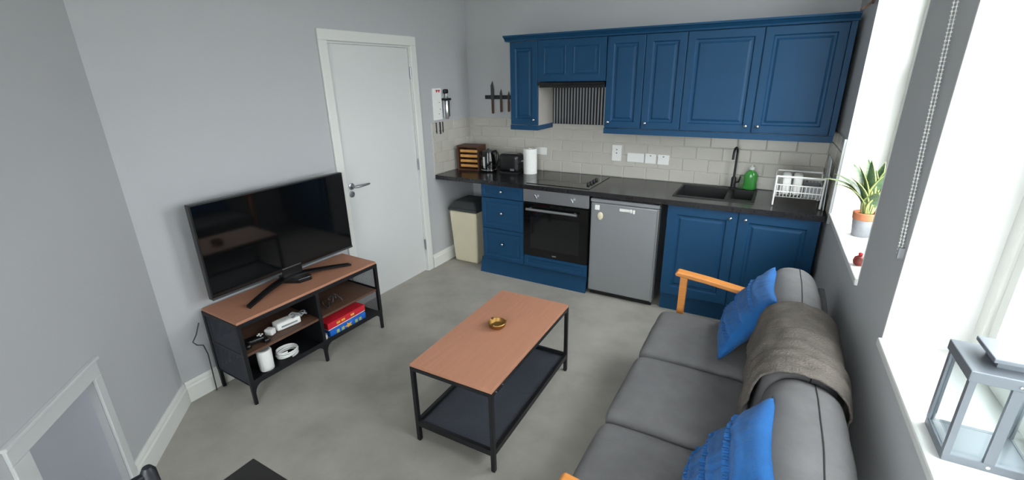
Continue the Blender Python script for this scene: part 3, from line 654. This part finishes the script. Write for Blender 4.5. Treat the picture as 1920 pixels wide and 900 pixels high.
# top left bay
t = thing('game_controller', 'small dark controller with white buttons on the left bench shelf', 'controller', on_bench(.27, .12, ZM), R(75))
MB().soft((0, 0, .022), (.10, .06, .035), .016, 6).build('body', 'black_plastic', t, smooth=50)
for dx in (-.05, .05): MB().soft((dx, -.03, .016), (.035, .06, .03), .014, 5).build('grip', 'black_plastic', t, smooth=50)
for dx, dy in ((.03, -.012), (.03, .012), (.018, 0), (.042, 0)): MB().lathe([(.006, 0), (.006, .004), (0, .005)], 10, (dx, dy, .0395)).build('button', 'white_plastic', t)
t = thing('white_adapter', 'small white power adapter on the left bench shelf', 'adapter', on_bench(.26, .22, ZM), R(20))
MB().soft((0, 0, .022), (.05, .045, .04), .008, 5).build('body', 'white_plastic', t, smooth=50); MB().tube([(0, .02, .02), (0, .05, .006), (.03, .06, .005)], .003, 6).build('lead', 'white_plastic', t, smooth=60)
t = thing('game_console', 'white box-shaped device lying under cables on the left bench shelf', 'console', on_bench(.25, .335, ZM), R(-8))
MB().soft((0, 0, .026), (.075, .15, .05), .012, 6).build('shell', 'white_plastic', t, smooth=50); box('vent', 'grey_plastic', .0376, .0385, -.05, .05, .02, .03, t)
pts = []
for k in range(40):
    q_ = k / 39; pts.append(on_bench(.27 + .03 * math.sin(q_ * 23), .36 + .09 * q_ + .02 * math.cos(q_ * 19), ZM + .056 + .012 * math.sin(q_ * 31) - .03 * max(0, q_ - .6)))
tag(MB().tube(pts, .0042, 6).build('cable', 'grey_plastic', smooth=60), 'bundle of pale cable heaped on the white device in the bench', 'cable')
# bottom left bay
t = thing('white_speaker', 'white cylinder speaker standing on the lower left bench shelf', 'speaker', on_bench(.275, .15, ZL))
MB().lathe([(.036, 0), (.04, .004), (.042, .125), (.038, .132), (0, .133)], 28).build('body', 'white_plastic', t, smooth=40); MB().lathe([(.03, .1332), (.03, .135), (0, .1352)], 24).build('top_ring', 'grey_plastic', t, smooth=40)
pts = [on_bench(.25 + .05 * math.cos(t_) * (1 + .06 * math.sin(t_ * 1.7)), .30 + .065 * math.sin(t_) * (1 + .05 * math.cos(t_ * 2.3)), ZL + .006 + .0022 * k / 4) for k, t_ in enumerate([2 * math.pi * 4 * k / 80 for k in range(80)])]
tag(MB().tube(pts, .005, 6).build('cable', 'white_plastic', smooth=60), 'coiled white cable on the lower left bench shelf', 'cable')
# top right bay
pts = [on_bench(.27 + .022 * math.sin(t_ * 2.1), .60 + .025 * math.cos(t_) + .017 * t_ * .45, ZM + .035 + .03 * math.sin(t_ * 1.3)) for t_ in [k * .28 for k in range(48)]]
tag(MB().tube(pts, .0035, 6).build('cable', 'dark_grey_plastic', smooth=60), 'tangled dark grey cable on the upper right bench shelf', 'cable')
# bottom right bay
def game(name, z0, h, y0, y1, x0, x1, lid, label, rz):
    t = thing(name, label, 'board game', on_bench((x0 + x1) / 2, (y0 + y1) / 2, z0), rz - .0226); hx, hy = (x1 - x0) / 2, (y1 - y0) / 2
    box('tray', 'white_plastic', -hx + .002, hx - .002, -hy + .002, hy - .002, 0, h * .3, t); l_ = box('lid', lid, -hx, hx, -hy, hy, h * .12, h, t, bevel=.001)
    return t, hx, hy, h
t, hx, hy, h = game('board_game', ZL, .058, .56, .86, .07, .335, 'blue_card', 'blue board game box at the bottom of the stack in the bench', 0)
MB().prism([(.0 + .035 * (1 if k % 2 else .45) * math.cos(k * math.pi / 5), .031 + .022 * (1 if k % 2 else .45) * math.sin(k * math.pi / 5)) for k in range(10)], hx + .0002, hx + .0012, 'x').build('star_print', 'yellow_card', t)
m = MB()
for y in (-.10, -.06, .055, .09): m.box(hx + .0002, hx + .001, y, y + .022, .018, .042)
m.build('side_print', 'leaf_margin', t)
t, hx, hy, h = game('board_game', ZL + .0585, .05, .55, .87, .06, .325, 'red_card', 'red board game box lying on top of the blue one in the bench', .03)
m = MB()
for k, y in enumerate((-.09, -.05, .03)): m.box(hx + .0002, hx + .001, y, y + .03, .018, .034)
m.build('side_print', 'yellow_card', t)
t = thing('dice_box', 'small white box beside the board games in the bench', 'box', on_bench(.315, .525, ZL))
box('body', 'white_plastic', -.015, .015, -.016, .016, 0, .04, t, bevel=.003); box('lid', 'grey_plastic', -.0155, .0155, -.0165, .0165, .04, .05, t, bevel=.003)

# television
TV = thing('television', 'large black flat-screen television on a boomerang foot on the bench', 'television', (.064, -2.294, H), -.0226)
w2, z0, z1 = .490, .066, .615
box('housing', 'black_plastic', -.03, .012, -w2, w2, z0, z1, TV, bevel=.004)
box('screen', 'black_glass', .012, .0135, -w2 + .008, w2 - .008, z0 + .014, z1 - .008, TV)
box('rear_cover', 'matt_black', -.06, -.03, -.30, .30, z0 + .03, z0 + .30, TV, bevel=.01)
box('bezel', 'dark_grey_plastic', .012, .0142, -w2, w2, z0, z0 + .012, TV)
cols = []
for k in range(-10, 11):
    q_ = k / 10; y = -.016 + q_ * .36; x = .015 + .125 * abs(q_) ** 1.5; z = .010 + .03 * (1 - abs(q_) ** 1.2); hw_ = .027 - .010 * abs(q_); cols.append((x, y, z, hw_))
m = MB(); vs = []; fs = []
for x, y, z, hw_ in cols: vs += [(x - hw_, y, z - .008), (x + hw_, y, max(0, z - .010)), (x + hw_, y, z + .002), (x - hw_, y, z + .005)]
for i in range(len(cols) - 1): fs += [(i * 4 + j, i * 4 + (j + 1) % 4, (i + 1) * 4 + (j + 1) % 4, (i + 1) * 4 + j) for j in range(4)]
fs += [(0, 1, 2, 3), tuple(range(len(vs) - 4, len(vs)))]
m.add(vs, fs).build('foot', 'black_plastic', TV, smooth=30)
box('neck', 'black_plastic', -.03, .02, -.07, .07, .02, .10, TV, bevel=.006)
MB().prism([(-.02, -.09), (.10, -.02), (.115, .06), (.095, .075), (-.02, .06)], 0, .03, 'z').build('foot_plate', 'black_plastic', TV, bevel=.006)
pts = [Vector(p) for p in ((-.035, -2.84, .46), (-.03, -2.87, .40), (-.02, -2.90, .37), (-.015, -2.885, .345), (-.03, -2.85, .32), (-.04, -2.835, .25), (-.035, -2.84, .12), (-.03, -2.845, .006))]
tag(MB().tube(pts, .0035, 6).build('cable', 'dark_grey_plastic', smooth=60), 'thin dark cable looping down the wall beside the television bench', 'cable')

# ------------------------------------------------------------------ sofa
SF = thing('sofa', 'grey three-seat fabric sofa with oak arms under the windows', 'sofa', (0, 0, 0))
YS = [-1.365, -1.895, -2.425, -2.955]
def puffy(amp, sd, wr_=.004):
    def fn(p, h):
        q_ = Vector((p.x / h.x, p.y / h.y, p.z / h.z))
        bx = max(0, 1 - q_.x ** 2); by = max(0, 1 - q_.y ** 2)
        z = p.z + math.copysign(amp * bx * by, p.z) if abs(q_.z) > .05 else p.z
        n_ = noise.noise(Vector((p.x * 7 + sd, p.y * 7, p.z * 7 + sd))) * wr_ + noise.noise(Vector((p.x * 22 + sd, p.y * 22, p.z * 22))) * wr_ * .4
        return Vector((p.x, p.y, z)) + p.normalized() * n_
    return fn
seat_x0, seat_x1 = 2.205, 2.80
for i in range(3):
    y0, y1 = YS[i + 1], YS[i]
    c = MB().soft(((seat_x0 + seat_x1) / 2, (y0 + y1) / 2, .350), (seat_x1 - seat_x0, y1 - y0 - .004, .15), .055, 18, puffy(.026, i * 9.1)).build('seat_cushion', 'sofa_fabric', SF, smooth=60, sub=1)
    # piping around the front and top edge
    zc = .428
    pts = [(seat_x1 - .05, y0 + .012, zc - .004), (seat_x0 + .04, y0 + .012, zc - .006), (seat_x0 + .006, y0 + .04, zc - .034), (seat_x0 + .004, (y0 + y1) / 2, zc - .034), (seat_x0 + .006, y1 - .04, zc - .034), (seat_x0 + .04, y1 - .012, zc - .006), (seat_x1 - .05, y1 - .012, zc - .004)]
BT = 0.13                                      # backward lean of the back cushions
def roll_section(hw_, hz, r, n=9):              # closed outline (x, z) of a cushion with a round top
    q_ = []
    for cx, cz, a0, rr in ((hw_ - r, hz - r, 0, r), (-hw_ + r, hz - r, 90, r), (-hw_ + .05, -hz + .05, 180, .05), (hw_ - .05, -hz + .05, 270, .05)):
        q_ += [(cx + rr * math.cos(R(a0 + 90 * k / (n - 1))), cz + rr * math.sin(R(a0 + 90 * k / (n - 1)))) for k in range(n)]
    return q_
for i in range(3):
    y0, y1 = YS[i + 1], YS[i]; hy = (y1 - y0 - .004) / 2; hw_ = .102 if i == 0 else .108; hz = .215 if i == 0 else .222
    sec = roll_section(hw_, hz, .095); n_ = len(sec); vs = []; fs = []
    rows = [-1, -.985, -.95, -.9] + [-.8 + .1 * k for k in range(17)] + [.9, .95, .985, 1]
    for q_ in rows:
        e_ = max(0, (abs(q_) - .88) / .12); k_ = 1 - .16 * e_ ** 2.5; b = 1 - q_ * q_
        for x, z in sec:
            p = Vector((x * k_ * (1 + .09 * b), q_ * hy, z * (1 - .05 * e_ ** 2.5) + (.016 * b if z > 0 else 0)))
            p += Vector((x, 0, z)).normalized() * (.006 * noise.noise(Vector((p.x * 6 + i * 5, p.y * 6, p.z * 6))) + .003 * noise.noise(Vector((p.x * 18, p.y * 18 + i, p.z * 18))))
            vs.append(p)
    for a in range(len(rows) - 1):
        for b in range(n_): fs.append((a * n_ + b, a * n_ + (b + 1) % n_, (a + 1) * n_ + (b + 1) % n_, (a + 1) * n_ + b))
    fs += [tuple(reversed(range(n_))), tuple(range((len(rows) - 1) * n_, len(rows) * n_))]
    o = MB().add(vs, fs).build('back_cushion', 'sofa_fabric', SF, smooth=60, loc=(2.826 + .008 * i, (y0 + y1) / 2, .605 - (.012 if i == 0 else 0)), rot=(0, BT, 0))
    top = [max((vs[a * n_ + b] for b in range(n_)), key=lambda p: p.z - .4 * abs(p.x - .012)) for a in range(len(rows))]
    MB().tube([p + Vector((0, 0, .0005)) for p in top], .0022, 6).build('seam', 'sofa_seam', o, smooth=60)
m = MB(); m.box(2.24, 2.86, YS[3] + .01, YS[0] - .01, .215, .275); m.build('seat_base', 'sofa_fabric', SF, bevel=.006)
m = MB(); m.prism([(2.86, .22), (2.905, .22), (2.985, .72), (2.955, .72)], YS[3] + .005, YS[0] - .005, 'y'); m.build('back_frame', 'sofa_fabric', SF, bevel=.008)
for k, yc in enumerate((-1.315, -3.005)):
    poly = [(2.262, .640), (2.275, .658), (2.44, .640), (2.72, .598), (2.90, .575), (2.90, .548), (2.72, .570), (2.44, .612), (2.27, .628)]
    ar = MB().prism(poly, yc - .032, yc + .032, 'y').build('armrest', 'wood_oak', SF, bevel=.008, seg=3)
    MB().prism([(2.292, .622), (2.335, .618), (2.322, .0), (2.292, .0)], yc - .016, yc + .016, 'y').build('front_leg', 'wood_oak', SF, bevel=.004)
    MB().prism([(2.86, .566), (2.90, .560), (2.935, .0), (2.905, .0)], yc - .016, yc + .016, 'y').build('rear_leg', 'wood_oak', SF, bevel=.004)
    MB().prism([(2.30, .225), (2.90, .215), (2.90, .262), (2.30, .272)], yc - .012, yc + .012, 'y').build('side_rail', 'wood_oak', SF, bevel=.003)
for y in (-1.349, -2.971): MB().box(2.33, 2.86, y - .020, y + .020, .235, .26).build('cross_rail', 'wood_oak', SF)

# throw over the middle back cushion
def back_profile(t):                            # cross-section (local x, z) of a back cushion, t 0 (low front) .. 1 (low rear)
    hw_, hz, r = .124, .243, .108
    path = [(-hw_, -.05), (-hw_, hz - r)] + [(-hw_ + r - r * math.cos(a), hz - r + r * math.sin(a)) for a in [math.pi / 2 * k / 8 for k in range(1, 9)]]
    path += [(hw_ - r + r * math.sin(a), hz - r + r * math.cos(a)) for a in [math.pi / 2 * k / 8 for k in range(0, 9)]] + [(hw_, -.05)]
    L = [0]
    for a, b in zip(path, path[1:]): L.append(L[-1] + math.dist(a, b))
    d = t * L[-1]
    for i in range(len(path) - 1):
        if L[i + 1] >= d - 1e-9:
            k = (d - L[i]) / max(1e-9, L[i + 1] - L[i]); return (path[i][0] + k * (path[i + 1][0] - path[i][0]), path[i][1] + k * (path[i + 1][1] - path[i][1]))
    return path[-1]
nu, nv = 60, 64
vs = []; fs = []
for j in range(nv + 1):
    v_ = j / nv; y = .235 - .53 * v_
    for i in range(nu + 1):
        u_ = .05 + .025 * math.sin(v_ * 5) + (.87 + .02 * math.sin(v_ * 7)) * i / nu
        x, z = back_profile(u_); xn, zn = back_profile(min(1, u_ + .01)); tx, tz = xn - x, zn - z; l_ = math.hypot(tx, tz) or 1; nx, nz = -tz / l_, tx / l_
        off = .012 + .010 * noise.noise(Vector((u_ * 6, v_ * 5, 3))) + .006 * noise.noise(Vector((u_ * 20, v_ * 14, 7)))
        off += .006 * max(0, math.sin(v_ * 40 + 3 * math.sin(u_ * 6))) * max(0, math.sin((v_ - .55) * 7))
        edge = min(j, nv - j) / nv; off *= 1 if edge > .03 else .75
        k = 1 + .0 * edge
        vs.append((x * k + nx * off, y + .012 * math.sin(u_ * 9) * (1 if j in (0, nv) else 1), z + nz * off))
for j in range(nv):
    for i in range(nu): a = j * (nu + 1) + i; fs.append((a, a + 1, a + nu + 2, a + nu + 1))
th_ = MB().add(vs, fs).build('throw_blanket', 'throw_fabric', smooth=80, loc=(2.834, -2.160, .605), rot=(0, BT, 0))
sm = th_.modifiers.new('solid', 'SOLIDIFY'); sm.thickness = .007; sm.offset = 1
tag(th_, 'textured beige-grey throw draped over the middle sofa back cushion', 'throw')

# blue cushions
def pillow(label, loc, mat_rot, seed, size=.44, thick=.15):
    t = thing('blue_pillow', label, 'pillow', loc, 0, 'blue cushions on the sofa'); t.rotation_euler = mat_rot
    n_ = 44
    m = MB(); vs = []; fs = []
    def P(i, j, sgn):
        u_, v_ = 2 * i / n_ - 1, 2 * j / n_ - 1
        bul = ((1 - u_ ** 2) * (1 - v_ ** 2)); th = thick / 2 * bul ** .42
        pin = 1 - .07 * (1 - (v_ if abs(u_) > abs(v_) else u_) ** 2) * max(abs(u_), abs(v_)) ** 3
        x, y = u_ * size / 2 * pin, v_ * size / 2 * pin
        row = .010 * max(0, math.sin(v_ * 13 + .6 * math.sin(u_ * 5 + seed))) ** 3 + .006 * noise.noise(Vector((u_ * 9 + seed, v_ * 5, sgn))) + .004 * noise.noise(Vector((u_ * 25, v_ * 12 + seed, sgn)))
        pl = -.016 * max(0, math.sin(u_ * 15 + 1.3 * seed)) ** 6 if v_ < .1 else 0
        e_ = bul ** .5
        return (x, y, sgn * (th + (row + pl * .6) * e_))
    for sgn in (1, -1):
        k = len(vs)
        for j in range(n_ + 1):
            for i in range(n_ + 1): vs.append(P(i, j, sgn))
        for j in range(n_):
            for i in range(n_):
                a = k + j * (n_ + 1) + i; q_ = (a, a + 1, a + n_ + 2, a + n_ + 1); fs.append(q_ if sgn > 0 else q_[::-1])
    m.add(vs, fs); me = m.mesh('cover', 'pillow_blue', 70)
    bm = bmesh.new(); bm.from_mesh(me); bmesh.ops.remove_doubles(bm, verts=bm.verts, dist=.0004); bmesh.ops.recalc_face_normals(bm, faces=bm.faces); bm.to_mesh(me); bm.free(); me.shade_smooth()
    link('cover', me, t)
    # ruffled tuft rows: short upright tabs along three lines on the front
    rr = random.Random(seed)
    for row, v_ in enumerate((-.42, .06, .52)):
        m = MB()
        for k in range(34):
            u_ = -.86 + 1.72 * k / 33; bul = (1 - u_ * u_) * (1 - v_ * v_); z = thick / 2 * bul ** .42
            x, y = u_ * size / 2 * .97, v_ * size / 2 * .97; l_ = .012 + .008 * rr.random(); a = rr.uniform(-.5, .5)
            m.bar((x, y, z - .002), (x + .006 * a, y - .012, z + l_ * .7), .008, .004)
        m.build('tuft_row', 'pillow_blue', t)['kind'] = 'stuff'
    return t
def face(nrm, up):
    z = Vector(nrm).normalized(); y = (Vector(up) - z * Vector(up).dot(z)).normalized(); x = y.cross(z)
    return Matrix((x, y, z)).transposed().to_euler()
pillow('blue cushion leaning in the far corner of the sofa by the kitchen', (2.664, -1.62, .626), face((-.87, -.05, .48), (.23, 0, .43)), 1.3, .41, .125)
pillow('blue cushion at the near end of the sofa, cut by the bottom edge', (2.685, -2.785, .640), face((-.88, -.06, .46), (.22, 0, .43)), 4.1, .42, .14)

# ------------------------------------------------------------------ on the window sills
pl = thing('potted_plant', 'variegated snake plant in a terracotta and grey pot on the window sill', 'plant', wr(.090, -.485, SILL))
MB().lathe([(.038, 0), (.042, .004), (.05, .085), (.048, .092), (.044, .09), (.044, .08)], 28).build('outer_pot', 'pot_grey', pl, smooth=40)
MB().lathe([(.042, .084), (.053, .092), (.055, .125), (.050, .127), (.047, .112), (.0, .110)], 28).build('inner_pot', 'terracotta', pl, smooth=40)
MB().lathe([(.046, .1125), (.03, .1165), (0, .118)], 20).build('soil', 'soil', pl)
rl = random.Random(3)
leafs = [(-100, .12, .24, .062), (-50, .25, .26, .066), (-150, .5, .23, .06), (178, .95, .27, .05), (160, .7, .24, .055), (-168, .8, .21, .052), (60, .2, .27, .06), (20, .35, .25, .06), (-20, .12, .27, .064), (110, .25, .28, .06), (-80, .45, .15, .066), (-125, .15, .29, .058), (-35, .55, .17, .068), (-5, .45, .26, .056), (135, .4, .26, .056), (-160, .25, .27, .06)]
for az, lean, Lf, wf in leafs:
    az = R(az); d = Vector((math.cos(az), math.sin(az), 0)); sd_ = Vector((-math.sin(az), math.cos(az), 0)); vs = []; fs = []; mi = []
    n_ = 10; cols_ = (-1, -.8, 0, .8, 1)
    for i in range(n_ + 1):
        q_ = i / n_; wv = wf * (.62 + 1.1 * q_ * (1 - q_) * 2.2 * .8) * (1 - q_ ** 4) ** .8 + .0008
        bend = lean * (q_ + .35 * q_ * q_)
        p = d * (.018 + math.sin(bend) * Lf * q_ * .8) + Vector((0, 0, .112 + Lf * q_ * math.cos(bend * .7)))
        tw = sd_ * math.cos(.3 * q_) + d * math.sin(.3 * q_)
        for c_ in cols_: vs.append(p + tw * c_ * wv / 2 + d * (c_ * c_) * wv * -.18)
    m = MB()
    for i in range(n_):
        for j in range(4): m.f.append((i * 5 + j, i * 5 + j + 1, (i + 1) * 5 + j + 1, (i + 1) * 5 + j)); m.mi.append(1 if j in (0, 3) else 0)
    m.v = [tuple(v_) for v_ in vs]
    o = m.build('leaf', ['leaf_green', 'leaf_margin'], pl, smooth=70); sm = o.modifiers.new('solid', 'SOLIDIFY'); sm.thickness = .002; sm.offset = 0
orn = thing('red_ornament', 'tiny dark red ornament on the sill, half hidden by the wall pier', 'ornament', wr(.022, -.955, SILL))
MB().lathe([(.012, 0), (.02, .005), (.024, .02), (.02, .035), (.01, .042)], 16).build('body', 'red_brown', orn, smooth=50); MB().soft((0, 0, .05), (.018, .016, .018), .008, 5).build('top', 'red_card', orn, smooth=60)
lt = thing('lantern', 'grey metal lantern with glass panes on the near window sill', 'lantern', wr(.0905, -2.125, SILL), TH)
lw_, ld, lh = .075, .065, .232
box('base', 'lantern_grey', -lw_, lw_, -ld, ld, 0, .020, lt, bevel=.002)
for sx in (-1, 1):
    for sy in (-1, 1): box('corner_post', 'lantern_grey', sx * (lw_ - .006) - .006, sx * (lw_ - .006) + .006, sy * (ld - .006) - .006, sy * (ld - .006) + .006, .02, lh - .025, lt)
box('front_bar', 'lantern_grey', -.009, .009, -ld, -ld + .008, .02, lh - .025, lt)
box('lid', 'lantern_grey', -lw_ - .004, lw_ + .004, -ld - .004, ld + .004, lh - .025, lh, lt, bevel=.002)
box('chimney', 'lantern_grey', -.03, .05, -.03, .03, lh, lh + .018, lt); box('chimney_cap', 'lantern_grey', -.045, .072, -.05, .05, lh + .018, lh + .028, lt, bevel=.002)
for sy in (-1, 1): box('pane', 'window_glass', -lw_ + .012, lw_ - .012, sy * (ld - .012) - .001, sy * (ld - .012) + .001, .02, lh - .025, lt)
for sx in (-1, 1): box('pane', 'window_glass', sx * (lw_ - .006) - .001, sx * (lw_ - .006) + .001, -ld + .012, ld - .012, .02, lh - .025, lt)
for z in (.012, lh - .014): MB().lathe([(.004, 0), (.004, .002), (0, .003)], 10).build('rivet', 'chrome', lt, loc=(0, -ld - (.004 if z > .1 else 0), z), rot=(R(90), 0, 0))

# roller blind over the near window, its bead chain hanging down the pier
rb = thing('roller_blind', 'rolled-up window blind with a white bead chain hanging down the pier', 'blind', WO, TH)
MB().tube([(-.035, -1.45, 2.40), (-.035, -2.66, 2.40)], .024, 14).build('roll', 'grey_plastic', rb, smooth=50)
box('bracket', 'white_plastic', -.065, 0, -1.45, -1.44, 2.36, 2.44, rb); box('bracket', 'white_plastic', -.065, 0, -2.67, -2.66, 2.36, 2.44, rb)
m = MB(); path = []
for q_ in [k / 110 for k in range(111)]: path.append((-.02 + .012 * q_, -1.445 - .165 * q_ - .004, 2.40 - 1.19 * q_))
path2 = [(x - .006, y + .007, z) for x, y, z in path]
oct_ = [(1, 0, 0), (-1, 0, 0), (0, 1, 0), (0, -1, 0), (0, 0, 1), (0, 0, -1)]
for p in path + path2:
    r = .0042; m.add([(p[0] + r * a, p[1] + r * b, p[2] + r * c) for a, b, c in oct_], [(0, 2, 4), (2, 1, 4), (1, 3, 4), (3, 0, 4), (2, 0, 5), (1, 2, 5), (3, 1, 5), (0, 3, 5)])
m.tube([path[0], path[-1]], .0012, 4); m.tube([path2[0], path2[-1]], .0012, 4)
bc = m.build('bead_chain', 'white_plastic', rb, smooth=80); bc['kind'] = 'stuff'
box('chain_holder', 'grey_plastic', -.016, 0, -1.620, -1.608, 1.195, 1.23, rb, bevel=.002)

# ------------------------------------------------------------------ dining table corner and chair at the bottom edge
dt = thing('dining_table', 'black dining table at the bottom edge, only its corner in view', 'table', (1.523, -3.432, 0))
box('tabletop', 'table_black', 0, .72, -.85, 0, .725, .75, dt, bevel=.003)
m = MB(); m.box(.05, .67, -.07, -.05, .65, .725); m.box(.05, .67, -.80, -.78, .65, .725); m.box(.05, .07, -.78, -.07, .65, .725); m.box(.65, .67, -.78, -.07, .65, .725); m.build('apron', 'table_black', dt)
for x in (.02, .65):
    for y in (-.80, -.07): box('leg', 'table_black', x, x + .05, y, y + .05, 0, .725, dt, bevel=.003)
dc = thing('dining_chair', 'dark navy dining chair tucked under the black table', 'chair', (1.455, -3.832, 0))
MB().soft((.24, 0, .455), (.40, .40, .05), .02, 6).build('seat', 'navy_black', dc, smooth=50)
for y in (-.19, .19):
    MB().tube([(.05, y, 0), (.04, y, .45), (-.0, y * 1.05, .72), (-.012, y * 1.05, .845), (-.012, y * 1.05, .858)], [.014, .017, .018, .017, .010], 12).build('rear_leg', 'navy_black', dc, smooth=60)
    MB().tube([(.41, y, 0), (.40, y, .44)], [.013, .017], 12).build('front_leg', 'navy_black', dc, smooth=60)
for z in (.62, .72): MB().soft((-.002, 0, z), (.018, .38, .05), .006, 5).build('back_slat', 'navy_black', dc, smooth=50)
MB().soft((-.010, 0, .815), (.022, .39, .07), .009, 6).build('top_rail', 'navy_black', dc, smooth=50)
